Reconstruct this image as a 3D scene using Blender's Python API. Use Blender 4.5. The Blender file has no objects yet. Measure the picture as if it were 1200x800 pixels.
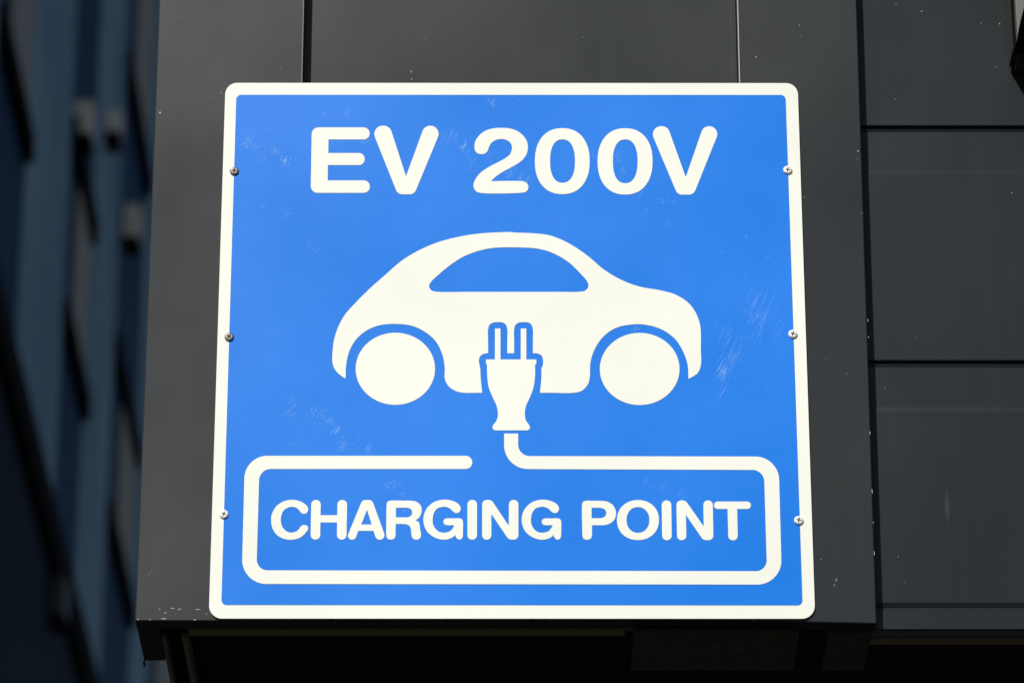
import bpy, bmesh, math, random
from mathutils import Vector, Matrix

scene = bpy.context.scene
col = scene.collection
random.seed(7)

# ------------------------------------------------------------------ camera
H = 3.412                                   # height of the middle of the sign
CAM = Vector((-0.010944728, -3.919094198, -1.811994151))     # measured from the middle of the sign
PITCH, YAW, ROLL, FPX = 0.4334086197, -0.0028416807, -0.0007491815, 4965.1255
def cam_axes():
    r = Vector((1, 0, 0)); f = Vector((0, math.cos(PITCH), math.sin(PITCH))); u = Vector((0, -math.sin(PITCH), math.cos(PITCH)))
    Z = Matrix.Rotation(YAW, 3, 'Z'); r, f, u = Z @ r, Z @ f, Z @ u
    c, s = math.cos(ROLL), math.sin(ROLL)
    return c * r + s * u, -s * r + c * u, f
CR, CU, CF = cam_axes()
camd = bpy.data.cameras.new('camera'); cam = bpy.data.objects.new('camera', camd); col.objects.link(cam)
rot = Matrix((CR, CU, -CF)).transposed()
cam.matrix_world = Matrix.Translation(CAM + Vector((0, 0, H))) @ rot.to_4x4()
camd.sensor_fit = 'HORIZONTAL'; camd.sensor_width = 36; camd.lens = 36 * FPX / 1200
camd.clip_start = 0.05; camd.clip_end = 500
camd.dof.use_dof = True; camd.dof.focus_distance = 4.33; camd.dof.aperture_fstop = 8.5
scene.camera = cam

# ------------------------------------------------------------------ sky, sun, exposure
SUN_EL, SUN_AZ = math.radians(40), math.radians(24)       # azimuth measured from straight in front, to the left
world = bpy.data.worlds.new('World'); scene.world = world; world.use_nodes = True
wn = world.node_tree.nodes; wl = world.node_tree.links
bg = wn['Background']; bg.inputs['Strength'].default_value = 0.05
sky = wn.new('ShaderNodeTexSky'); sky.sky_type = 'NISHITA'; sky.sun_disc = False
sky.sun_elevation = SUN_EL
wl.new(sky.outputs[0], bg.inputs['Color'])
to_sun = Vector((-math.sin(SUN_AZ) * math.cos(SUN_EL), -math.cos(SUN_AZ) * math.cos(SUN_EL), math.sin(SUN_EL)))
sky.sun_rotation = math.atan2(to_sun.x, to_sun.y)
sd = bpy.data.lights.new('sun', 'SUN'); sun = bpy.data.objects.new('sun', sd); col.objects.link(sun)
sd.energy = 4.3; sd.angle = math.radians(0.5); sd.color = (1.0, 0.975, 0.93)
sun.rotation_euler = to_sun.to_track_quat('Z', 'Y').to_euler(); sun.location = (-4, -8, 12)
scene.view_settings.view_transform = 'Standard'; scene.view_settings.look = 'None'
scene.view_settings.exposure = 0.14; scene.view_settings.gamma = 1.0
scene.render.resolution_x = 1024; scene.render.resolution_y = 682
scene.render.engine = 'CYCLES'

# ------------------------------------------------------------------ helpers
def px(x, y, axis=1, val=0.0):
    """measured picture point -> the real place where it lies on the plane (axis = val), relative to the sign's middle"""
    d = CF + CR * ((x - 600) / FPX) + CU * ((400 - y) / FPX)
    return CAM + d * ((val - CAM[axis]) / d[axis])

def link(name, me, mat=None, parent=None):
    o = bpy.data.objects.new(name, me); col.objects.link(o)
    if mat is not None:
        for m in (mat if isinstance(mat, (list, tuple)) else [mat]): me.materials.append(m)
    if parent is not None: o.parent = parent
    return o
def thing(name, loc, label, cat, group=None):
    o = bpy.data.objects.new(name, None); col.objects.link(o); o.location = loc; o.empty_display_size = .1
    o['label'] = label; o['category'] = cat
    if group: o['group'] = group
    return o

class MB:
    def __init__(s, origin=(0, 0, 0)): s.bm = bmesh.new(); s.o = Vector(origin)
    def box(s, x0, x1, y0, y1, z0, z1, bev=0, mi=0):
        x0, x1 = sorted((x0, x1)); y0, y1 = sorted((y0, y1)); z0, z1 = sorted((z0, z1))
        b = bmesh.new()
        vs = [b.verts.new(Vector((x, y, z)) - s.o) for z in (z0, z1) for y in (y0, y1) for x in (x0, x1)]
        for f in ((0, 2, 3, 1), (4, 5, 7, 6), (0, 1, 5, 4), (2, 6, 7, 3), (0, 4, 6, 2), (1, 3, 7, 5)): b.faces.new([vs[i] for i in f])
        if bev: bmesh.ops.bevel(b, geom=b.edges[:], offset=bev, segments=2, affect='EDGES')
        s._merge(b, mi)
    def prism(s, pts, y0, y1, bev=0, bev_mi=None, mi=0, worn=None):
        """polygon pts (x,z) extruded from front y0 to back y1"""
        b = bmesh.new()
        fr = [b.verts.new(Vector((p[0], y0, p[1])) - s.o) for p in pts]; bk = [b.verts.new(Vector((p[0], y1, p[1])) - s.o) for p in pts]
        n = len(pts)
        ff = b.faces.new(fr); b.faces.new(bk[::-1])
        for i in range(n): b.faces.new([fr[i], bk[i], bk[(i + 1) % n], fr[(i + 1) % n]])
        for f in b.faces: f.material_index = mi
        if bev:
            e = [e for e in ff.edges]
            r = bmesh.ops.bevel(b, geom=e, offset=bev, segments=2, affect='EDGES', profile=.5)
            if bev_mi is not None:
                for f in r['faces']:
                    if worn is None or worn(f.calc_center_median() + s.o): f.material_index = bev_mi
        bmesh.ops.recalc_face_normals(b, faces=b.faces[:])
        s._merge(b, None)
    def profile_x(s, prof, x0, x1, mi=0):
        """closed profile of (y,z) extruded along x"""
        b = bmesh.new(); n = len(prof)
        A = [b.verts.new(Vector((x0, p[0], p[1])) - s.o) for p in prof]; B = [b.verts.new(Vector((x1, p[0], p[1])) - s.o) for p in prof]
        b.faces.new(A); b.faces.new(B[::-1])
        for i in range(n): b.faces.new([A[i], B[i], B[(i + 1) % n], A[(i + 1) % n]])
        bmesh.ops.recalc_face_normals(b, faces=b.faces[:]); s._merge(b, mi)
    def _merge(s, b, mi):
        if mi:
            for f in b.faces: f.material_index = mi
        me = bpy.data.meshes.new('tmp'); b.to_mesh(me); b.free(); s.bm.from_mesh(me); bpy.data.meshes.remove(me)
    def build(s, name, mat, parent=None, smooth=False):
        me = bpy.data.meshes.new(name); s.bm.to_mesh(me); s.bm.free()
        if smooth:
            for p in me.polygons: p.use_smooth = True
        return link(name, me, mat, parent)

# 2-D outlines -----------------------------------------------------
def fillet(P, seg=10):
    out = []; n = len(P)
    for i in range(n):
        a, b, c = Vector(P[i - 1][:2]), Vector(P[i][:2]), Vector(P[(i + 1) % n][:2])
        r = P[i][2] if len(P[i]) > 2 else 0
        if r <= 0: out.append((b.x, b.y)); continue
        u = a - b; v = c - b; lu, lv = u.length, v.length; u.normalize(); v.normalize()
        ang = u.angle(v); t = r / math.tan(ang / 2)
        # never use more of an edge than what its two corners share fairly
        ra = P[i - 1][2] if len(P[i - 1]) > 2 else 0; rc = P[(i + 1) % n][2] if len(P[(i + 1) % n]) > 2 else 0
        ta = ra / math.tan(max(.05, (Vector(P[i - 2][:2]) - a).angle(b - a)) / 2) if ra > 0 else 0
        tc = rc / math.tan(max(.05, (b - c).angle(Vector(P[(i + 2) % n][:2]) - c)) / 2) if rc > 0 else 0
        k = min(1, lu * .999 / (t + ta), lv * .999 / (t + tc)); t *= k; r *= k
        bis = (u + v).normalized(); cen = b + bis * (r / math.sin(ang / 2))
        p0 = b + u * t; p1 = b + v * t
        a0 = math.atan2(p0.y - cen.y, p0.x - cen.x); a1 = math.atan2(p1.y - cen.y, p1.x - cen.x)
        d = (a1 - a0 + math.pi) % (2 * math.pi) - math.pi
        for k2 in range(seg + 1):
            w = a0 + d * k2 / seg; out.append((cen.x + r * math.cos(w), cen.y + r * math.sin(w)))
    return out
def spline(P, sub=8):
    """closed centripetal Catmull-Rom; a point with a third entry is a corner"""
    n = len(P); cs = [i for i in range(n) if len(P[i]) > 2]; out = []
    def seg(p0, p1, p2, p3):
        def tt(t, a, b): return t + max(1e-4, (b - a).length) ** .5
        t0 = 0; t1 = tt(t0, p0, p1); t2 = tt(t1, p1, p2); t3 = tt(t2, p2, p3); r = []
        for k in range(sub):
            t = t1 + (t2 - t1) * k / sub
            A1 = p0 * ((t1 - t) / (t1 - t0)) + p1 * ((t - t0) / (t1 - t0)); A2 = p1 * ((t2 - t) / (t2 - t1)) + p2 * ((t - t1) / (t2 - t1)); A3 = p2 * ((t3 - t) / (t3 - t2)) + p3 * ((t - t2) / (t3 - t2))
            B1 = A1 * ((t2 - t) / (t2 - t0)) + A2 * ((t - t0) / (t2 - t0)); B2 = A2 * ((t3 - t) / (t3 - t1)) + A3 * ((t - t1) / (t3 - t1))
            C = B1 * ((t2 - t) / (t2 - t1)) + B2 * ((t - t1) / (t2 - t1)); r.append((C.x, C.y))
        return r
    V = [Vector(p[:2]) for p in P]
    for i in range(n):
        j = (i + 1) % n
        if i in cs and j in cs: out.append((V[i].x, V[i].y)); continue
        p0 = V[i] * 2 - V[j] if i in cs else V[i - 1]
        p3 = V[j] * 2 - V[i] if j in cs else V[(j + 1) % n]
        out += seg(p0, V[i], V[j], p3)
    return out
def sup(cx, cy, a, b, e=2.0, n=72):
    r = []
    for k in range(n):
        t = 2 * math.pi * k / n; c, s = math.cos(t), math.sin(t)
        r.append((cx + a * math.copysign(abs(c) ** (2 / e), c), cy + b * math.copysign(abs(s) ** (2 / e), s)))
    return r
def zm(P, ox, oy, s):                       # reading of an enlarged crop -> picture point
    return [((p[0] / s + ox), (p[1] / s + oy)) + tuple(p[2:]) for p in P]
def zr(P, ox, oy, s):                       # the same with a corner radius
    return [(p[0] / s + ox, p[1] / s + oy, p[2] / s) for p in P]
def ink(name, loops, depth, mat, parent, label=None):
    """thin printed shape lying `depth` in front of the plate"""
    bm = bmesh.new(); edges = []
    for L in loops:
        Q = []
        for p in L:
            if not Q or (Vector(p) - Vector(Q[-1])).length > .02: Q.append(p)
        if (Vector(Q[0]) - Vector(Q[-1])).length < .02: Q.pop()
        vs = []
        for p in Q:
            w = px(p[0], p[1]); vs.append(bm.verts.new((w.x, -depth, w.z)))
        for i in range(len(vs)): edges.append(bm.edges.new((vs[i - 1], vs[i])))
    bmesh.ops.triangle_fill(bm, edges=edges, use_beauty=True, use_dissolve=False, normal=(0, -1, 0))
    for f in bm.faces:
        f.normal_update()
        if f.normal.y > 0: f.normal_flip()
    me = bpy.data.meshes.new(name); bm.to_mesh(me); bm.free()
    o = link(name, me, mat, parent)
    if label: o['label'] = label
    return o

# ------------------------------------------------------------------ materials
def mat(name, rgb, rough=.5, spec=.5, metal=0):
    m = bpy.data.materials.new(name); m.use_nodes = True; b = m.node_tree.nodes['Principled BSDF']
    b.inputs['Base Color'].default_value = (*rgb, 1); b.inputs['Roughness'].default_value = rough
    b.inputs['Specular IOR Level'].default_value = spec; b.inputs['Metallic'].default_value = metal
    return m
def N(m, t, **kw):
    n = m.node_tree.nodes.new(t)
    for k, v in kw.items():
        if k in n.inputs: n.inputs[k].default_value = v
        else: setattr(n, k, v)
    return n
def L(m, a, b): m.node_tree.links.new(a, b)
def coords(m, scale=(1, 1, 1)):
    tc = N(m, 'ShaderNodeTexCoord'); mp = N(m, 'ShaderNodeMapping'); mp.inputs['Scale'].default_value = scale
    L(m, tc.outputs['Object'], mp.inputs['Vector']); return mp.outputs['Vector']
def ramp(m, fac, stops):
    r = N(m, 'ShaderNodeValToRGB'); e = r.color_ramp.elements
    while len(e) < len(stops): e.new(.5)
    for i, (p, c) in enumerate(stops): e[i].position = p; e[i].color = c if len(c) == 4 else (*c, 1)
    L(m, fac, r.inputs[0]); return r.outputs[0]
def g(v): return (v, v, v)
def scl(c, k): return tuple(x * k for x in c)
def mixc(m, fac, a, b, mode='MIX'):
    n = m.node_tree.nodes.new('ShaderNodeMix'); n.data_type = 'RGBA'; n.blend_type = mode
    if isinstance(fac, float): n.inputs[0].default_value = fac
    else: L(m, fac, n.inputs[0])
    for s, v in ((6, a), (7, b)):
        if isinstance(v, tuple): n.inputs[s].default_value = (*v[:3], 1)
        else: L(m, v, n.inputs[s])
    return n.outputs[2]

def painted_metal(name, rgb, rough=.42, spec=.5, speck=True):
    """powder coated sheet: slow waviness, fine grain, dust film and rare pale flecks"""
    m = mat(name, rgb, rough, spec); b = m.node_tree.nodes['Principled BSDF']
    v = coords(m)
    big = N(m, 'ShaderNodeTexNoise', Scale=3.0, Detail=2.5, Roughness=.5); L(m, v, big.inputs['Vector'])
    vs = coords(m, (40, 40, 5))
    streak = N(m, 'ShaderNodeTexNoise', Scale=1.2, Detail=3, Roughness=.5); L(m, vs, streak.inputs['Vector'])
    fine = N(m, 'ShaderNodeTexNoise', Scale=420, Detail=3, Roughness=.7); L(m, v, fine.inputs['Vector'])
    c = mixc(m, ramp(m, big.outputs['Fac'], [(.3, g(0)), (.72, g(1))]), scl(rgb, .9), scl((rgb[0] * 1.03, rgb[1], rgb[2] * .95), 1.12))
    c = mixc(m, ramp(m, streak.outputs['Fac'], [(.45, g(0)), (.8, g(.35))]), c, scl(rgb, 1.5))
    c = mixc(m, ramp(m, fine.outputs['Fac'], [(.35, g(0)), (.7, g(.35))]), c, scl(rgb, .8))
    if speck:
        vo = N(m, 'ShaderNodeTexVoronoi', Scale=38); vo.distance = 'EUCLIDEAN'; L(m, v, vo.inputs['Vector'])
        sp = ramp(m, vo.outputs['Distance'], [(.0, g(1)), (.028, g(.8)), (.05, g(0))])
        sel = N(m, 'ShaderNodeSeparateColor'); L(m, vo.outputs['Color'], sel.inputs[0])
        th = N(m, 'ShaderNodeMath', operation='GREATER_THAN'); th.inputs[1].default_value = .92; L(m, sel.outputs[0], th.inputs[0])
        mu = N(m, 'ShaderNodeMath', operation='MULTIPLY'); L(m, sp, mu.inputs[0]); L(m, th.outputs[0], mu.inputs[1])
        mu2 = N(m, 'ShaderNodeMath', operation='MULTIPLY'); L(m, mu.outputs[0], mu2.inputs[0]); L(m, sel.outputs[1], mu2.inputs[1])
        c = mixc(m, mu2.outputs[0], c, (.22, .21, .19))
    L(m, c, b.inputs['Base Color'])
    rr = ramp(m, big.outputs['Fac'], [(.25, g(rough - .05)), (.75, g(rough + .08))]); L(m, rr, b.inputs['Roughness'])
    bu = N(m, 'ShaderNodeBump', Strength=.04, Distance=.0003); L(m, fine.outputs['Fac'], bu.inputs['Height'])
    bu2 = N(m, 'ShaderNodeBump', Strength=.5, Distance=.006); L(m, big.outputs['Fac'], bu2.inputs['Height'])
    L(m, bu.outputs[0], bu2.inputs['Normal']); L(m, bu2.outputs[0], b.inputs['Normal'])
    return m

M_panel = painted_metal('charcoal_panel', (.0145, .0178, .0200), .33, .28)
M_siding = painted_metal('charcoal_siding', (.0115, .0150, .0185), .35, .22)
M_edge = mat('worn_fold', (.30, .295, .28), .45)  # chipped paint on the left panel's fold; sunlit edge painted pale on the right
M_core = mat('dark_core', (.003, .003, .0028), .9, .1)
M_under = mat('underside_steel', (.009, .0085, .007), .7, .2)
M_rail = mat('brown_rail', (.13, .10, .065), .7, .2)
M_rustplate = mat('sealed_plate', (.09, .085, .065), .75, .3)
b = M_rustplate.node_tree.nodes['Principled BSDF']; v = coords(M_rustplate)
n = N(M_rustplate, 'ShaderNodeTexNoise', Scale=60, Detail=6, Roughness=.7); L(M_rustplate, v, n.inputs['Vector'])
L(M_rustplate, ramp(M_rustplate, n.outputs['Fac'], [(.40, (.014, .013, .009)), (.62, (.030, .028, .018)), (.78, (.10, .095, .075))]), b.inputs['Base Color'])
bu = N(M_rustplate, 'ShaderNodeBump', Strength=.8, Distance=.003); L(M_rustplate, n.outputs['Fac'], bu.inputs['Height']); L(M_rustplate, bu.outputs[0], b.inputs['Normal'])
M_chip = mat('bare_chip', (.42, .41, .38), .6, .3)

def print_mat(name, rgb, rough, var=.06, coat=.0):
    m = mat(name, rgb, rough, .27); b = m.node_tree.nodes['Principled BSDF']; v = coords(m)
    big = N(m, 'ShaderNodeTexNoise', Scale=5, Detail=3, Roughness=.5); L(m, v, big.inputs['Vector'])
    fine = N(m, 'ShaderNodeTexNoise', Scale=160, Detail=4, Roughness=.65); L(m, v, fine.inputs['Vector'])
    c = mixc(m, ramp(m, big.outputs['Fac'], [(.3, g(0)), (.7, g(1))]), scl(rgb, 1 - var), scl(rgb, 1 + var))
    c = mixc(m, ramp(m, fine.outputs['Fac'], [(.5, g(0)), (.8, g(.3))]), c, scl(rgb, 1 - var * 1.5))
    L(m, c, b.inputs['Base Color'])
    L(m, ramp(m, big.outputs['Fac'], [(.3, g(rough - .04)), (.7, g(rough + .06))]), b.inputs['Roughness'])
    bu = N(m, 'ShaderNodeBump', Strength=.25, Distance=.003); L(m, big.outputs['Fac'], bu.inputs['Height']); L(m, bu.outputs[0], b.inputs['Normal'])
    return m
M_white = print_mat('sign_white', (.762, .772, .695), .40, .03)
M_blue = print_mat('sign_blue', (.002, .170, .68), .35, .05)
M_plate_edge = mat('plate_edge', (.32, .32, .31), .4, .5, .6)
M_scr = mat('scratch_haze', (.30, .60, .98), .6, .1)
nt = M_scr.node_tree; tr = nt.nodes.new('ShaderNodeBsdfTransparent'); mx = nt.nodes.new('ShaderNodeMixShader')
at = nt.nodes.new('ShaderNodeAttribute'); at.attribute_name = 'strength'
nt.links.new(at.outputs['Fac'], mx.inputs[0]); nt.links.new(tr.outputs[0], mx.inputs[1]); nt.links.new(nt.nodes['Principled BSDF'].outputs[0], mx.inputs[2])
nt.links.new(mx.outputs[0], nt.nodes['Material Output'].inputs['Surface'])
M_screw = mat('zinc_screw', (.80, .79, .75), .38, .5, .25)
M_screw_dull = mat('tarnished_screw', (.20, .19, .17), .45, .5, .7)
M_slot = mat('dirty_slot', (.012, .009, .006), .9, .05)

# ------------------------------------------------------------------ unseen asphalt sheet, added to bounce light up under the box
M_gr = mat('asphalt', (.06, .058, .054), .9, .3); bG = M_gr.node_tree.nodes['Principled BSDF']
nG = N(M_gr, 'ShaderNodeTexNoise', Scale=90, Detail=5, Roughness=.7); L(M_gr, coords(M_gr), nG.inputs['Vector'])
L(M_gr, ramp(M_gr, nG.outputs['Fac'], [(.3, (.022, .021, .020)), (.7, (.045, .043, .038))]), bG.inputs['Base Color'])
gm = MB(); gm.box(-60, 60, -60, 90, -.2, 0); go = gm.build('ground', M_gr); go['kind'] = 'structure'

# ------------------------------------------------------------------ the clad wall box carrying the sign (setting: large structure)
WF = .0025                                   # front face of the projecting panels behind the sign
RC = .0215                                   # front face of the set-back sheet
SD = .0225                                   # front of the siding to the right
O = Vector((0, 0, H))
def U(x, y, axis=1, val=WF): return px(x, y, axis, val) + O
ZB = U(158.3, 726.9).z                       # bottom edge of the box
TOP = H + 1.6
box = thing('cladding_box', (-.37, .12, ZB), 'projecting charcoal sheet metal casing that carries the blue sign', 'cladding')
bo = box.location
def loc(mb): return mb
xl0, xl1 = U(185, 0).x, U(158.6, 700).x
def lerp_edge(pa, pb, z):                    # x of an edge through two measured points at height z
    a, b2 = U(*pa), U(*pb); return a.x + (b2.x - a.x) * (z - a.z) / (b2.z - a.z)
xa, xb = -.3735, -.3728
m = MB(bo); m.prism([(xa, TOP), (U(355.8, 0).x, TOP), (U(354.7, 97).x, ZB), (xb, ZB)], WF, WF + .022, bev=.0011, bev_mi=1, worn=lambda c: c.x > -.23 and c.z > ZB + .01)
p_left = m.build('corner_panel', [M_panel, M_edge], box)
m = MB(bo); m.box(U(340, 0).x, U(880, 0).x, RC, RC + .02, ZB + .004, TOP)
m.build('recessed_sheet', M_panel, box)
ZR = U(1027, 730.2).z
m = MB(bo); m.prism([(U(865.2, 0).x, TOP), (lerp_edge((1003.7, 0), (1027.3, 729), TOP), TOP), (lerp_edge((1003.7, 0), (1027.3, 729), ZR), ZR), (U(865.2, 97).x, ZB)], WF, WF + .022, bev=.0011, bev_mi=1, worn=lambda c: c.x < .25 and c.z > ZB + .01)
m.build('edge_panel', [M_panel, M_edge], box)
for o in box.children:                        # bottom flanges get a darker colour that holds the shade below
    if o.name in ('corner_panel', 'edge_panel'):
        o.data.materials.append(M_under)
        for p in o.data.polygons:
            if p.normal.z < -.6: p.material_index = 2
# a folded step beside the right-hand panel
m = MB(bo); m.prism([(U(857.5, 0).x, TOP), (U(865.0, 0).x, TOP), (U(865.0, 97).x, ZB + .01), (U(857.5, 97).x, ZB + .01)], RC - .0035, RC + .0005, bev=.001)
m.build('folded_seam', M_panel, box)
# bent returns and underside
m = MB(bo); m.box(U(354.7, 97).x + .0003, U(865.2, 97).x - .0003, WF + .0005, RC - .0003, ZB + .0004, ZB + .012); m.build('bottom_lip', M_under, box)
zb = ZB
x_fl = U(185.5, 733, 2, zb - H).x
x_r1 = U(186, 733, 2, zb - H).x; x_r2 = U(210.5, 735, 2, zb - H).x
m = MB(bo)
m.box(xb + .0004, x_fl, WF + .0225, .114, zb, zb + .35, 0)
m.box(xb + .0002, xb + .0016, .098, .1145, zb - .007, zb - .0003)
m.build('side_return', M_under, box)
m = MB(bo); m.box(x_r1 + .0002, .36, .05, 1.6, zb + .018, zb + .9); m.build('core', M_core, box)
m = MB(bo); m.box(x_fl + .0004, .355, RC + .0205, .0495, zb + .006, TOP - .02); m.build('backing', M_core, box)
for xx, w in ((x_r1, .0045), (x_r2, .0055)):
    m = MB(bo); m.box(xx, xx + w, .0502, 1.55, zb + .0005, zb + .017, .0008); m.build('rail', M_rail, box)
yA = px(600, 737.5, 2, zb - H).y; yB = px(600, 746, 2, zb - H).y
xe = U(732, 742, 2, zb - H).x
m = MB(bo); m.box(U(221, 742, 2, zb - H).x, xe, WF + .0235, WF + .041, zb - .0005, zb + .002, .0006); 
m.build('drip_rail', M_rail, box)
print('lip', yA, yB, zb)

# ------------------------------------------------------------------ siding wall right of the box
sid = thing('siding_wall', (1.0, SD, ZB), 'charcoal metal siding of wide horizontal boards right of the blue sign', 'wall')
so = sid.location
def zs(y): return U(1110, y, 1, SD).z
edges_px = [-400, -130, 150, 425, 737.8]
XR = 2.6; XL = .345
zt = TOP
for i in range(4):
    z1 = zs(edges_px[i]) if i else TOP; z0 = zs(edges_px[i + 1])
    last = i == 3
    gr = .0042                                # open joint between two boards
    top = z1 - (gr / 2 if i else 0); bot = z0 + (0 if last else gr / 2)
    band = .047
    prof = [(SD + .001, top), (SD + .0003, top - .0012)]
    if i: prof += [(SD + .0012, top - .002), (SD + .0012, top - band), (SD, top - band - .005)]
    if last:
        zc = zs(710); prof += [(SD, zc + .004), (SD + .0022, zc - .001), (SD + .0022, zc - .003), (SD - .0004, zc - .0045), (SD - .0004, bot + .001), (SD + .002, bot)]
    else: prof += [(SD, bot + .0012), (SD + .0012, bot)]
    prof += [(SD + .02, bot), (SD + .02, top)]
    mm = MB(so); mm.profile_x(prof, XL, XR)
    if i: mm.box(XL + .001, XR - .001, SD + .0040, SD + .018, top + .0001, top + gr - .0001)
    mm.build('siding_board', M_siding, sid)
m = MB(so); m.box(XL + .002, XR - .002, SD + .0205, SD + .06, zs(737.8) + .012, TOP - .01); m.build('backing', M_core, sid)
zsb = zs(737.8)
m = MB(so); m.box(U(1020, 745, 2, zsb - H).x, XR - .004, SD + .0225, SD + .039, zsb - .001, zsb + .004, .0006); m.build('starter_rail', M_rail, sid)
m = MB(so); m.box(.3605, XR - .006, SD + .0605, 1.6, zsb + .03, zsb + .9); m.build('core', M_core, sid)

# sealed plates bolted under the box
for j, (a, b2, nm) in enumerate(((741, 934, 'long dull sealed plate under the box, left of the short one'), (967, 1018, 'short dull sealed plate under the box near its right corner'))):
    zp = zb - .004
    t = thing('soffit_plate', (U((a + b2) / 2, 760, 2, zp - H).x, .07, zp), nm, 'plate', 'plates fixed under the box')
    m = MB(t.location)
    y0 = px(600, 739, 2, zp - H).y; y1 = px(600, 785, 2, zp - H).y
    m.box(U(a, 760, 2, zp - H).x, U(b2, 760, 2, zp - H).x, y0, y1, zp, zp + .0035, .001)
    o = m.build('plate', M_rustplate, t)
    m = MB(t.location); m.box(U(a, 760, 2, zp - H).x + .003, U(b2, 760, 2, zp - H).x - .004, y0 + .001, y0 + .006, zp - .003, zp - .0002, .001); m.build('sealant_bead', M_rustplate, t)

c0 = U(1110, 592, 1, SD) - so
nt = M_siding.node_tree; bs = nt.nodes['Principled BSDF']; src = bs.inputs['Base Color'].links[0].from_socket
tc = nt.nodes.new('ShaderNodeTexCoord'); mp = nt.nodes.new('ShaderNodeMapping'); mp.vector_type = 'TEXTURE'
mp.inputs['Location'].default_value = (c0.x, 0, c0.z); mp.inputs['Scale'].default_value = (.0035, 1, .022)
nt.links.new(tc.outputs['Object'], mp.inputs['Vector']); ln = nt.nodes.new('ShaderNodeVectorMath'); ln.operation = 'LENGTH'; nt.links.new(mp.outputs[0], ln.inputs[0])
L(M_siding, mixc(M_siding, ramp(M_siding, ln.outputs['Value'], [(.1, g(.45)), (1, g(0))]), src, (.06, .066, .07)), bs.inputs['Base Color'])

# ------------------------------------------------------------------ fixture cut by the top right corner
YB = SD - .10
A = U(1192.5, 43, 1, YB)
lf = thing('junction_box', (A.x + .03, SD, A.z), 'small grey box on the siding, cut by the top right corner of the photo', 'box')
def slant(y0, y1, dx, name, mt):
    m = MB(lf.location); m.prism([(A.x + dx, A.z + .16), (A.x + dx, A.z), (A.x + .008, A.z + .036), (A.x + .03, A.z + .07), (A.x + .10, A.z + .07), (A.x + .10, A.z + .16)], y0, y1, bev=.0008)
    m.build(name, mt, lf)
slant(YB, YB + .012, 0, 'cover', mat('grey_box_cover', (.11, .12, .11), .5, .3))
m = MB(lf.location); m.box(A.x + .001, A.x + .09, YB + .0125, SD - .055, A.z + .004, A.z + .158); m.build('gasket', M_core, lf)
m = MB(lf.location); m.box(A.x + .002, A.x + .095, SD - .0545, SD - .0003, A.z + .010, A.z + .16, .006); m.build('housing', mat('olive_box_housing', (.045, .045, .034), .7, .2), lf)

# ------------------------------------------------------------------ blurred building along the lane to the left
FX = -3.0
def fac(x, y, X=FX): 
    p = px(x, y, 0, X); return p.y, p.z + H
M_fw = mat('lane_wall_render', (.12, .15, .17), .8, .3)
bF = M_fw.node_tree.nodes['Principled BSDF']; v = coords(M_fw, (1, 1, .3))
n = N(M_fw, 'ShaderNodeTexNoise', Scale=1.3, Detail=4); L(M_fw, v, n.inputs['Vector'])
L(M_fw, ramp(M_fw, n.outputs['Fac'], [(.35, (.13, .23, .33)), (.65, (.27, .40, .50))]), bF.inputs['Base Color'])
M_glass = mat('dark_glazing', (.004, .035, .10), .6, .05)
M_blind = mat('grey_blind_panel', (.36, .34, .29), .7, .3)
M_ledge = mat('black_ledge', (.002, .002, .002), .9, .05)  # black stands in for shade at the ledges and below the hoods
M_hood = mat('grey_vent_hood', (.72, .68, .58), .5, .4)
M_annex = mat('annex_wall', (.002, .012, .026), .8, .1)
yN = fac(-60, 400)[0]; yFar = yN + 40
bld = thing('apartment_building', (FX - 2, yN, 0), 'tall blue grey building with narrow window bays, blurred at left', 'building')
cols_px = [(-24, 21), (72, 103), (134, 166), (188, 214), (236, 258)]
Ys = [(fac(a, 400)[0], fac(b2, 400)[0]) for a, b2 in cols_px]
# extra bays hidden behind the box, further along the lane
sp = Ys[-1][1]
m = MB((FX - 2, yN, 0))
yy = yN
D = .035                                       # depth of the bays
m.box(FX - 8, FX - D, yN, yFar, 0, 34)
for a, b2 in Ys + [(yFar, yFar)]:
    if a > yy + .001: m.box(FX - D + .0004, FX, yy, min(a, yFar), 0, 33.99)
    yy = b2
m.build('wall', M_fw, bld)
L1 = fac(88, 424)[1]; L2 = fac(92, 186)[1]; L3 = fac(158, 125)[1]
step = (L3 - L1) / 2
levels = []; z = L1 - 2 * step; kind = 0
print('levels', L1, L2, L3)
lev = [L1 - 2 * step, L1 - (L2 - L1) * .0 - step, L1, L2, L3, L3 + step, L3 + 2 * step]
kinds = ['glass', 'glass', 'blind', 'glass', 'blind', 'glass']
for (a, b2) in Ys:
    for i in range(6):
        z0, z1 = lev[i], lev[i + 1]
        m = MB((FX - 2, yN, 0)); m.box(FX - D + .0008, FX - D + .012, a + .002, b2 - .002, z0 + .07, z1 - .002) if kinds[i] == 'glass' else m.box(FX - D + .0008, FX - D + .03, a + (b2 - a) * .42, b2 - .002, z0 + .07, z1 - .002)
        o = m.build('window' if kinds[i] == 'glass' else 'bay_panel', M_glass if kinds[i] == 'glass' else M_blind, bld)
        if kinds[i] == 'blind':
            m = MB((FX - 2, yN, 0)); m.box(FX - D + .0008, FX - D + .012, a + .002, a + (b2 - a) * .41, z0 + .07, z1 - .002); m.build('window', M_glass, bld)
        m = MB((FX - 2, yN, 0)); m.box(FX - D + .0006, FX + .045, a + .001, b2 - .001, z0 - .11, z0 + .07)
        s = m.build('ledge', M_ledge, bld)
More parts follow.
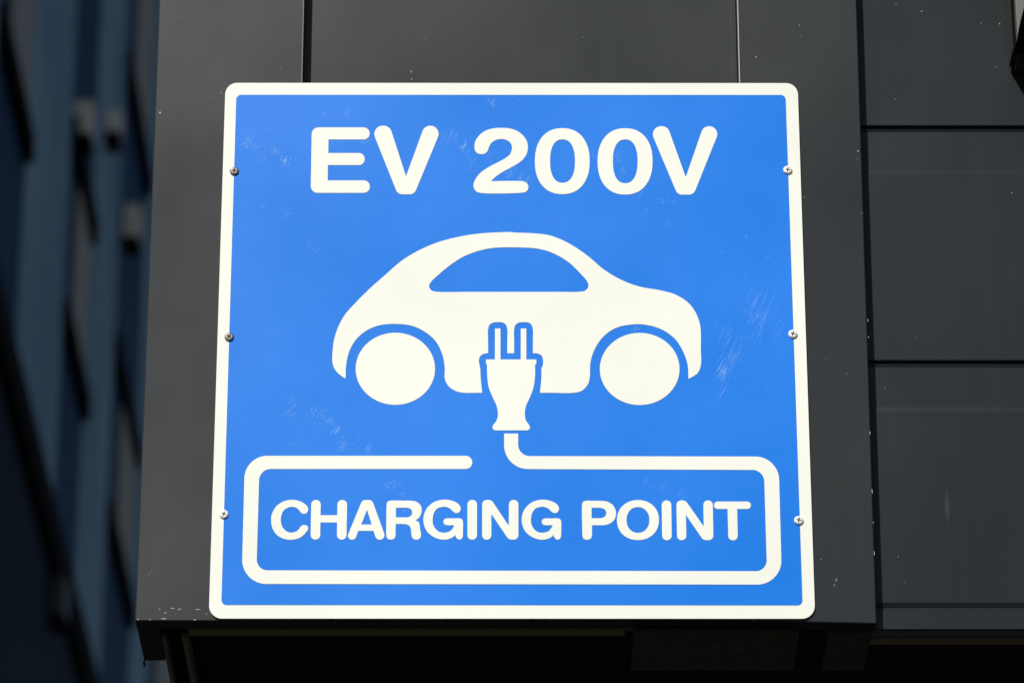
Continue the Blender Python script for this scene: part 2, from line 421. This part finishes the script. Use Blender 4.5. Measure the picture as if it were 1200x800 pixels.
for (hx, hy, w, h) in ((86, 136, 25, 48), (123, 140, 21, 32), (144, 257, 22, 46)):
    y0, zc = fac(hx, hy)
    m = MB((FX - 2, yN, 0)); pr = w * (y0 + 3.9) / FPX
    zz0 = fac(hx, hy + h / 2)[1]; zz1 = fac(hx, hy - h / 2)[1]
    m.box(FX + .0005, FX + pr, y0, y0 + .22, zz0, zz1, .01)
    hd = m.build('vent_hood', M_hood, bld)
    m = MB((FX - 2, yN, 0)); m.box(FX + .01, FX + pr * .95, y0 + .01, y0 + .2, zz0 - .09, zz0 - .001); m.build('grille', M_ledge, hd)  # dark box standing in for the shadow beneath the hood

AX = FX + .45
yA0 = fac(-80, 600, AX)[0]; zA = fac(60, 615, AX)[1]
ann = thing('annex_building', (AX - .22, yA0, 0), 'dark lower wing with black roof edge, blurred at lower left', 'building')
m = MB((AX - .22, yA0, 0)); m.box(FX + .12, AX, yA0, yFar, 0, zA - .26); m.build('wall', M_annex, ann)
m = MB((AX - .22, yA0, 0)); m.box(FX + .12, AX + .06, yA0 - .05, yFar, zA - .259, zA); m.build('roof_edge', M_ledge, ann)
y0, _ = fac(58, 695, AX); pr = 20 * (y0 + 3.9) / FPX
m = MB((AX - .22, yA0, 0)); zz0 = fac(58, 722, AX)[1]; zz1 = fac(58, 668, AX)[1]
m.box(AX + .0005, AX + pr, y0, y0 + .2, zz0, zz1, .01); hd = m.build('vent_hood', mat('dark_vent_hood', (.05, .055, .06), .5, .4), ann)
m = MB((AX - .22, yA0, 0)); m.box(AX + .01, AX + pr * .95, y0 + .01, y0 + .18, zz0 - .06, zz0 - .001); m.build('grille', M_ledge, hd)  # shadow below the annex hood, built as a dark box

# ------------------------------------------------------------------ the sign
sign = thing('charging_sign', (0, 0, H), 'square blue and white sign reading EV 200V CHARGING POINT on dark metal', 'sign')
outer = fillet([(264.3, 97.3, 14), (934.7, 97.6, 14), (955.3, 724.4, 15), (244.6, 724.2, 15)], 12)
pts = [(px(*p).x, px(*p).z) for p in outer]
m = MB(); m.prism(pts, 0, .0018, bev=.0003, bev_mi=0)
plate = m.build('plate', [M_white, M_plate_edge], sign)
for p in plate.data.polygons:
    if p.center.y > .0004: p.material_index = 1
ink('blue_field', [fillet([(276.9, 111.3, 6), (920.6, 111.5, 6), (940.6, 708.9, 6), (259.3, 708.4, 6)], 10)], .0002, M_blue, sign)
DP = .0005
def glyph(ch, loops, kind='letter'): ink(kind, loops, DP, M_white, sign, 'white %s %s' % ('numeral' if kind == 'digit' else 'capital', ch))
# EV 200V
glyph('E', [fillet([(365.4, 149.7, 8), (433.2, 149.7, 7), (433.2, 163.8, 7), (385, 163.8, .5), (384.7, 179.7, .5), (427.4, 179.7, 7), (427.4, 193.8, 7), (384.3, 193.8, .5), (384, 211.7, .5), (433.4, 211.7, 7.2), (433.4, 226.3, 7.2), (364.1, 226.3, 8)])])
glyph('V', [fillet([(434, 147.7, 9.8), (456.6, 147.7, 9.8), (475.8, 207, .4), (497.5, 147.7, 9.8), (518.8, 147.7, 9.8), (485.4, 228, 8), (466.2, 228, 8)])])
two = [(88, 255), (98, 205), (135, 150), (190, 110), (260, 88), (340, 82), (420, 88), (490, 112), (545, 155), (580, 210), (589, 262), (577, 325), (540, 380), (480, 425), (400, 468), (330, 508), (280, 545), (243, 581, 1), (520, 580), (560, 587), (585, 608), (594, 635), (585, 665), (560, 684), (520, 690), (140, 690), (100, 672), (79, 630), (84, 590), (115, 535), (160, 490), (220, 450), (300, 408), (370, 370), (420, 330), (440, 270), (427, 225), (392, 197), (340, 187), (290, 195), (250, 220), (225, 260), (210, 300), (185, 322), (150, 328), (115, 318), (93, 290)]
glyph('2', [spline(zm(two, 545, 140, 8))], 'digit')
glyph('0', [sup(658.9, 189.2, 32.1, 38.6, 2.25), sup(659.2, 189.1, 14.6, 25.4, 2.35)], 'digit')
glyph('0', [sup(732.5, 189.5, 32.2, 38.8, 2.25), sup(732.7, 189.4, 14.5, 25.6, 2.35)], 'digit')
glyph('V', [fillet([(760.2, 148.3, 9.6), (782.2, 148.3, 9.6), (803.6, 208, .4), (824.3, 148.3, 9.6), (845, 148.3, 9.6), (812.8, 228.4, 8), (794, 228.4, 8)])])
# CHARGING POINT
C_ = [(512, 215), (497, 178), (460, 145), (410, 120), (340, 105), (270, 110), (200, 135), (140, 180), (100, 240), (80, 300), (78, 345), (85, 410), (110, 470), (150, 520), (210, 555), (280, 571), (340, 570), (410, 550), (460, 515), (495, 475), (511, 440), (500, 410), (465, 400), (435, 408), (400, 450), (370, 475), (325, 489), (270, 480), (225, 445), (200, 400), (191, 340), (200, 280), (225, 230), (270, 198), (325, 188), (375, 200), (405, 225), (430, 257), (460, 270), (495, 258)]
glyph('C', [spline(zm(C_, 310, 575, 10))])
glyph('H', [fillet(zr([(548, 107, 54), (660, 107, 54), (656, 285, 3), (852, 285, 3), (856, 107, 54), (968, 107, 54), (960, 570, 54), (848, 570, 54), (851, 370, 3), (655, 370, 3), (652, 570, 54), (540, 570, 54)], 310, 575, 10))])
glyph('A', [fillet([(424.6, 585.7, 5.5), (436, 585.7, 5.5), (452.9, 632.2, 5.6), (441.2, 632.2, 5.6), (437.7, 621.8, .3), (420, 621.8, .3), (416, 632.2, 5.6), (405.5, 632.2, 5.6)]), fillet([(430.2, 597, .3), (435.6, 614.4, .3), (423.3, 614.4, .3)])])
R_ = [(228, 300), (231, 165), (240, 130), (275, 115), (400, 115), (520, 116), (580, 128), (625, 165), (642, 215), (632, 275), (605, 320), (567, 345, 1), (600, 360), (617, 395), (623, 450), (634, 515), (622, 553), (582, 571), (540, 558), (522, 515), (516, 450), (500, 412), (462, 392), (430, 388), (338, 388, 1), (335, 450), (335, 515), (325, 553), (282, 571), (239, 556), (227, 515), (227, 420)]
glyph('R', [spline(zm(R_, 430, 575, 10)), spline(zm([(340, 198, 1), (400, 198), (480, 199), (518, 218), (530, 253), (518, 290), (480, 309), (400, 310), (339, 310, 1)], 430, 575, 10))])
G_ = [(1098, 218), (1092, 182), (1060, 145), (1010, 120), (930, 103), (850, 110), (780, 135), (715, 190), (678, 250), (661, 330), (673, 410), (705, 475), (760, 525), (830, 560), (900, 571), (960, 563), (1010, 540), (1035, 515, 1), (1048, 548), (1080, 571), (1110, 560), (1122, 530), (1125, 450), (1125, 365), (1115, 335), (1085, 322), (1010, 322), (940, 322), (908, 332), (897, 362), (910, 392), (940, 402), (980, 402), (1025, 402, 1), (1005, 440), (970, 475), (905, 490), (845, 478), (800, 440), (775, 390), (770, 330), (785, 260), (820, 210), (870, 190), (920, 187), (970, 205), (1003, 235), (1035, 258), (1073, 255)]
glyph('G', [spline(zm(G_, 430, 575, 10))])
glyph('I', [fillet(zr([(78, 106, 54), (190, 106, 54), (190, 571, 54), (78, 571, 54)], 540, 575, 10))])
glyph('N', [fillet(zr([(250, 106, 54), (359, 106, 70), (562, 410, 3), (565, 106, 53), (675, 106, 53), (675, 571, 54), (562, 571, 70), (358, 270, 3), (358, 571, 53), (250, 571, 53)], 540, 575, 10))])
glyph('G', [spline(zm(G_, 545.2, 575.05, 10))])
P_ = [(120, 300), (121, 165), (131, 130), (162, 117), (260, 117), (360, 118), (430, 132), (490, 178), (519, 255), (505, 325), (460, 375), (390, 400), (300, 402), (236, 402, 1), (237, 450), (236, 515), (225, 556), (182, 572), (137, 558), (125, 515), (122, 420)]
glyph('P', [spline(zm(P_, 670, 575, 10)), spline(zm([(232, 198, 1), (280, 198), (340, 200), (385, 217), (406, 258), (388, 300), (345, 319), (280, 320), (233, 320, 1)], 670, 575, 10))])
glyph('O', [sup(747.6, 609.2, 24.6, 23.4, 2.12), sup(747.6, 609.1, 13.4, 15.1, 2.12)])
glyph('I', [fillet(zr([(54, 112, 54), (166, 112, 54), (172, 577, 54), (60, 577, 54)], 770, 575, 10))])
glyph('N', [fillet(zr([(226, 112, 54), (333, 112, 70), (547, 418, 3), (541, 112, 53), (652, 112, 53), (660, 577, 54), (541, 577, 70), (338, 280, 3), (344, 577, 53), (235, 577, 53)], 770, 575, 10))])
glyph('T', [fillet(zr([(667, 125, 43), (1099, 125, 43), (1099, 212, 43), (938, 212, 3), (947, 579, 54), (835, 579, 54), (826, 212, 3), (667, 212, 43)], 770, 575, 10))])
# car outline
z1, z2, z3 = (370, 250, 3.2), (600, 250, 3.2), (530, 360, 4)
body = zm([(740, 71), (620, 76), (530, 90), (450, 112), (380, 143), (320, 180), (260, 232), (200, 285), (150, 335), (110, 380), (85, 425), (70, 470), (63, 520), (63, 560), (72, 585), (90, 605), (112, 620, 1), (114, 570), (125, 520), (150, 475), (190, 440), (240, 420), (300, 415), (360, 422), (410, 445), (450, 480), (475, 530), (484, 580), (484, 620), (500, 650), (530, 668), (560, 673), (600, 673)], *z1)
gap = zm([(140, 401, 1), (133, 330), (131, 285), (127, 270), (126, 240), (140, 222), (160, 216, 1), (168, 216, 1), (168, 160), (168, 105), (175, 83), (195, 72), (215, 70.5), (235, 72), (251, 82), (258, 105), (258, 160), (258, 216, 1), (290, 216, 1), (290, 160), (290, 105), (297, 83), (315, 72), (335, 70.5), (355, 72), (371, 82), (378, 105), (378, 160), (378, 216, 1), (396, 216, 1), (418, 226), (426, 250), (424, 275), (419, 285), (418, 330), (411, 401, 1)], *z3)
body2 = zm([(150, 673), (230, 673), (262, 665), (285, 640), (292, 610), (294, 560), (310, 510), (340, 465), (385, 432), (440, 418), (500, 418), (560, 435), (610, 470), (640, 515), (658, 565), (662, 621, 1), (695, 600), (708, 570), (708, 510), (708, 450), (705, 418), (690, 375), (660, 335), (610, 304), (560, 290), (470, 273), (400, 245), (340, 208), (290, 165), (230, 123), (180, 97), (135, 82), (70, 75), (0, 72)], *z2)
win = zm([(740, 128), (660, 131), (605, 143), (550, 165), (500, 198), (450, 240), (432, 258), (425, 275), (435, 290), (462, 295), (560, 295), (740, 295)], *z1) + zm([(100, 295), (200, 295), (245, 295), (275, 290), (287, 272), (280, 253), (260, 230), (220, 190), (180, 163), (130, 141), (80, 131), (40, 129)], *z2)
ink('car_symbol', [spline(body + gap + body2), spline(win)], DP, M_white, sign)
ink('wheel_symbol', [sup(463.3, 432.2, 46.5, 42.2, 2, 96)], DP, M_white, sign, 'white round left wheel of the car symbol')
ink('wheel_symbol', [sup(749.6, 432.4, 46.7, 42.2, 2, 96)], DP, M_white, sign, 'white round right wheel of the car symbol')
plug = zm([(158, 245, 1), (200, 245, 1), (200, 100, 1), (226, 100, 1), (226, 245, 1), (321, 245, 1), (321, 100, 1), (347, 100, 1), (347, 245, 1), (394, 245, 1), (394, 265, 1), (388, 271, 1), (388, 320), (381, 375), (364, 422), (346, 462), (340, 500), (345, 530), (360, 552), (364, 568), (352, 577, 1), (201, 577, 1), (189, 568), (192, 552), (208, 530), (214, 500), (208, 462), (189, 420), (171, 375), (164, 320), (163, 271, 1), (158, 265, 1)], *z3)
ink('plug_symbol', [spline(plug)], DP, M_white, sign)
ink('cable_symbol', [fillet([(590.75, 508, 0), (607.2, 508, 0), (607.2, 534.3, 13.5), (912.3, 534.9, 28), (916.4, 684.7, 28), (283.2, 683.9, 28), (287, 534, 27), (553.4, 534, 7.7), (553.4, 549.4, 7.7), (304, 549.4, 14), (300.6, 668, 12.5), (898.8, 669, 12.5), (895.3, 550.6, 14), (590.75, 549.4, 28)], 16)], DP, M_white, sign)

# handling scratches on the blue film: (x, y, spread x, spread y, how many, length, lean in degrees, strength)
sc = [(291, 165, 5, 5, 16, 6, 62, .75), (300, 171, 10, 5, 16, 5, 62, .45), (324, 176, 4, 4, 9, 7, 55, .6), (334, 188, 4, 5, 18, 6, 60, .85), (312, 150, 12, 10, 14, 4, 60, .3), (308, 187, 6, 4, 8, 4, 60, .4), (336, 160, 3, 3, 4, 3, 60, .4),
      (380, 134, 4, 4, 7, 5, 60, .4), (406, 133, 4, 4, 8, 8, 60, .55), (430, 165, 6, 4, 10, 7, 62, .5), (290, 235, 14, 10, 16, 4, 60, .28), (307, 242, 3, 3, 6, 4, 60, .4), (336, 251, 8, 5, 16, 5, 60, .38), (367, 288, 9, 8, 18, 6, 60, .3),
      (527, 163, 8, 6, 22, 9, 66, .4), (543, 172, 4, 5, 12, 8, 66, .6), (576, 119, 4, 5, 9, 9, 62, .7), (524, 122, 6, 6, 10, 6, 62, .2), (606, 118, 7, 3, 6, 4, 60, .25), (553, 190, 6, 8, 6, 20, 62, .35), (597, 203, 6, 5, 14, 8, 64, .45), (615, 210, 8, 6, 16, 10, 64, .5), (573, 183, 8, 6, 10, 10, 64, .2),
      (722, 186, 7, 8, 12, 14, 64, .28), (730, 203, 3, 3, 6, 6, 64, .45), (697, 180, 4, 8, 8, 8, 66, .25), (750, 227, 4, 4, 6, 8, 62, .35), (779, 236, 12, 3, 14, 5, 62, .35), (757, 250, 3, 7, 6, 7, 75, .25), (781, 262, 3, 3, 5, 4, 60, .4), (874, 276, 3, 3, 5, 4, 50, .5), (900, 303, 3, 2, 4, 3, 50, .5),
      (885, 355, 14, 16, 34, 12, 62, .3), (890, 375, 8, 18, 22, 22, 62, .42), (862, 405, 18, 16, 24, 14, 62, .25), (846, 436, 4, 12, 16, 20, 60, .6), (858, 420, 7, 14, 16, 22, 60, .4), (912, 385, 6, 14, 14, 14, 62, .25), (906, 450, 10, 5, 8, 6, -35, .22), (851, 390, 6, 8, 6, 16, 62, .25), (845, 296, 3, 4, 4, 4, 60, .4),
      (342, 468, 8, 6, 8, 12, 50, .32), (340, 483, 8, 5, 10, 12, 48, .42), (373, 482, 8, 5, 18, 7, 50, .55), (384, 493, 4, 3, 8, 7, 50, .6), (393, 504, 5, 4, 16, 7, 50, .6), (403, 522, 5, 7, 16, 8, 52, .45), (350, 522, 8, 3, 6, 8, 50, .22), (431, 526, 4, 5, 18, 5, 60, .55), (422, 512, 3, 6, 8, 4, 60, .35), (366, 500, 14, 8, 14, 6, 50, .2), (359, 484, 1, 3, 3, 2, 60, .7),
      (460, 568, 8, 5, 22, 6, 55, .5), (472, 580, 3, 4, 8, 7, 55, .4), (440, 572, 14, 7, 12, 5, 55, .18), (476, 598, 6, 3, 8, 6, 50, .35), (350, 665, 2, 1, 3, 2, 30, .7), (673, 564, 1, 1, 2, 2, 40, .6), (760, 565, 3, 3, 3, 10, 48, .28), (776, 572, 10, 5, 14, 6, 48, .28), (800, 579, 3, 4, 6, 8, 58, .38), (818, 585, 1, 3, 2, 7, 62, .4),
      (600, 450, 300, 230, 90, 4, 58, .10), (285, 300, 12, 110, 34, 4, 60, .15), (745, 386, 5, 3, 12, 6, 48, .35)]
bm = bmesh.new(); lay = bm.faces.layers.float.new('strength')
for (cx, cy, sx, sy, nn, ln, an, st) in sc:
    for k in range(int(nn * 1.5)):
        x = random.gauss(cx, sx * .7); y = random.gauss(cy, sy * .7)
        if not (280 < x < 917 and 114 < y < 705): continue
        a = math.radians(an + random.gauss(0, 5)); l = ln * random.uniform(.45, 1.15) / 2; w = random.uniform(.16, .42) * .5; l *= 1.15
        dx, dy = math.cos(a) * l, -math.sin(a) * l; nx, ny = math.sin(a) * w, math.cos(a) * w
        q = [(x - dx, y - dy), (x + nx, y + ny), (x + dx, y + dy), (x - nx, y - ny)]
        f = bm.faces.new([bm.verts.new((px(*p).x, -.00033 - .0000006 * len(bm.faces) / 10, px(*p).z)) for p in q])
        f[lay] = min(1, st * random.uniform(.6, 1.3) * 1.2)
for f in bm.faces:
    f.normal_update()
    if f.normal.y > 0: f.normal_flip()
me = bpy.data.meshes.new('scratches'); bm.to_mesh(me); bm.free()
o = link('scratches', me, M_scr, sign); o['kind'] = 'stuff'

# screws: pan heads with a sunk cross
def screw_mesh():
    bm = bmesh.new(); R0, ht = .0047, .0021
    prof = [(R0, 0), (R0, .0009), (R0 * .94, .0015), (R0 * .8, .0019), (R0 * .64, ht)]
    n = 32; rings = []
    for r, h in prof: rings.append([bm.verts.new((r * math.cos(2 * math.pi * k / n), -h, r * math.sin(2 * math.pi * k / n))) for k in range(n)])
    for i in range(len(rings) - 1):
        for k in range(n): bm.faces.new([rings[i][k], rings[i][(k + 1) % n], rings[i + 1][(k + 1) % n], rings[i + 1][k]])
    a, l = .00058, .0029
    cross = [(a, a), (a, l), (-a, l), (-a, a), (-l, a), (-l, -a), (-a, -a), (-a, -l), (a, -l), (a, -a), (l, -a), (l, a)]
    cv = [bm.verts.new((x, -ht, z)) for x, z in cross]
    ce = [bm.edges.new((cv[i - 1], cv[i])) for i in range(12)]
    re = [bm.edges.get((rings[-1][k - 1], rings[-1][k])) for k in range(n)]
    bmesh.ops.triangle_fill(bm, edges=ce + re, use_beauty=True, normal=(0, -1, 0))
    bmesh.ops.recalc_face_normals(bm, faces=bm.faces[:])
    me = bpy.data.meshes.new('screw'); bm.to_mesh(me); bm.free()
    for p in me.polygons: p.use_smooth = len(p.vertices) == 4
    b = bmesh.new()
    t = [b.verts.new((x, -ht, z)) for x, z in cross]; d = [b.verts.new((x * .8, -.0006, z * .8)) for x, z in cross]
    for i in range(12): b.faces.new([t[i - 1], t[i], d[i], d[i - 1]])
    b.faces.new(d); me2 = bpy.data.meshes.new('cross_slot'); b.to_mesh(me2); b.free()
    me2.materials.append(M_slot)
    return me, me2
sm, sl = screw_mesh(); sm2 = sm.copy(); sm.materials.append(M_screw); sm2.materials.append(M_screw_dull)
for (x, y, an, dull, la) in ((274.6, 201, 5, 1, 'tarnished grey screw'), (268.6, 395, 40, 1, 'tarnished grey screw turned to an X'), (262.4, 602.5, 25, 0, None), (923, 199.7, 12, 0, None), (929, 391.7, 18, 0, None), (936, 609.7, 8, 0, None)):
    p = px(x, y); s = bpy.data.objects.new('screw', sm2 if dull else sm); col.objects.link(s); s.parent = sign
    s.location = (p.x, -.0001, p.z); s.rotation_euler = (0, math.radians(an), 0)
    if la: s['label'] = la
    c = bpy.data.objects.new('cross_slot', sl); col.objects.link(c); c.parent = s

# chips and rubbed spots in the wall paint
def chips(parent, spots, Y, name='paint_chips'):
    bm = bmesh.new()
    for (x, y, w, h, an) in spots:
        w *= .7; h *= .8
        c = px(x, y, 1, Y) + O - parent.location; a0 = math.radians(an); n = 7; vs = []
        for k in range(n):
            t = 2 * math.pi * k / n; rx = w / 2 * math.cos(t) * random.uniform(.7, 1.2); rz = h / 2 * math.sin(t) * random.uniform(.7, 1.2)
            vs.append(bm.verts.new((c.x + (rx * math.cos(a0) - rz * math.sin(a0)) / 1150, c.y, c.z + (rx * math.sin(a0) + rz * math.cos(a0)) / 1150)))
        f = bm.faces.new(vs); f.normal_update()
        if f.normal.y > 0: f.normal_flip()
    me = bpy.data.meshes.new(name); bm.to_mesh(me); bm.free(); o = link(name, me, M_chip, parent); o['kind'] = 'stuff'; return o
spots = [(187.5, 132, 3, 3, 20), (187, 713, 2.2, 1.6, 0), (194, 717.5, 3.5, 1.6, 25), (202, 712.3, 7, 1.3, 0), (211, 713, 6, 1.2, 5), (209, 714, 2, 1.6, 0), (232, 713.6, 10, 1.0, -4), (242, 719, 1.6, 1.6, 0), (162, 725.3, 4, 1.3, 0), (176, 725.6, 5, .9, 0), (192, 724.4, 9, 1.2, 0), (228, 725.6, 5, 1, 0),
         (175, 672, 1.2, 1.2, 0), (177, 669, 1, 1, 0), (259, 109, 1.3, 2.6, -30), (250, 113, 1.2, 2, -30), (886, 67, 1.8, 2.4, -30), (937, 30, 2.2, 1.8, 0), (980, 679, .9, 6, -15), (977.7, 685, .9, 4.5, -35), (962, 655, 2, 1.2, 0), (1005.5, 177, 3, 2, 0), (1005, 186, 1, 2, 0), (1010.2, 250, 1, 2, 0),
         (1017, 375, 1, 5, 3), (1017.6, 395, 1, 3, 3), (1019.5, 507, 1.1, 6, 3), (1022, 575, 1, 8, 3), (1023.5, 612, 1, 3, 3), (1024.5, 648, 1.1, 7, 3), (943, 231, 1, 2, 0), (213, 20, 1, 1, 0), (216, 20, 1, 1, 0), (317, 41, 1.2, 1, 0), (329, 79, 1.4, 1, 0), (327, 92, 1, 1, 0), (939, 42, 1, 1.5, 0), (968, 420, 1, 1, 0)]
chips(box, spots, WF - .0003)
chips(box, [(482, 84, 1, 6, 0), (482.5, 93, .9, 3, 0), (497, 46, 2, .9, 0)], RC - .0003)
M_dust = M_chip
chips(sid, [(1150, 27.5, 1.4, 1.4, 0), (1171.5, 28, 2, 2, 0), (1167, 79, 1.4, 1.4, 0), (1080, 13.5, 2, 1.6, 0), (1050, 5, 1.5, 1.5, 0), (1049, 116, 1.2, 1.6, 0), (1185.5, 226, 1.8, 1.6, 0), (1052.5, 652, 1.3, 1.3, 0), (1060, 682, 1.2, 1.2, 0), (1037, 454, 1.4, 1, 0), (1074, 396, 1, 1, 0)], SD - .0003)
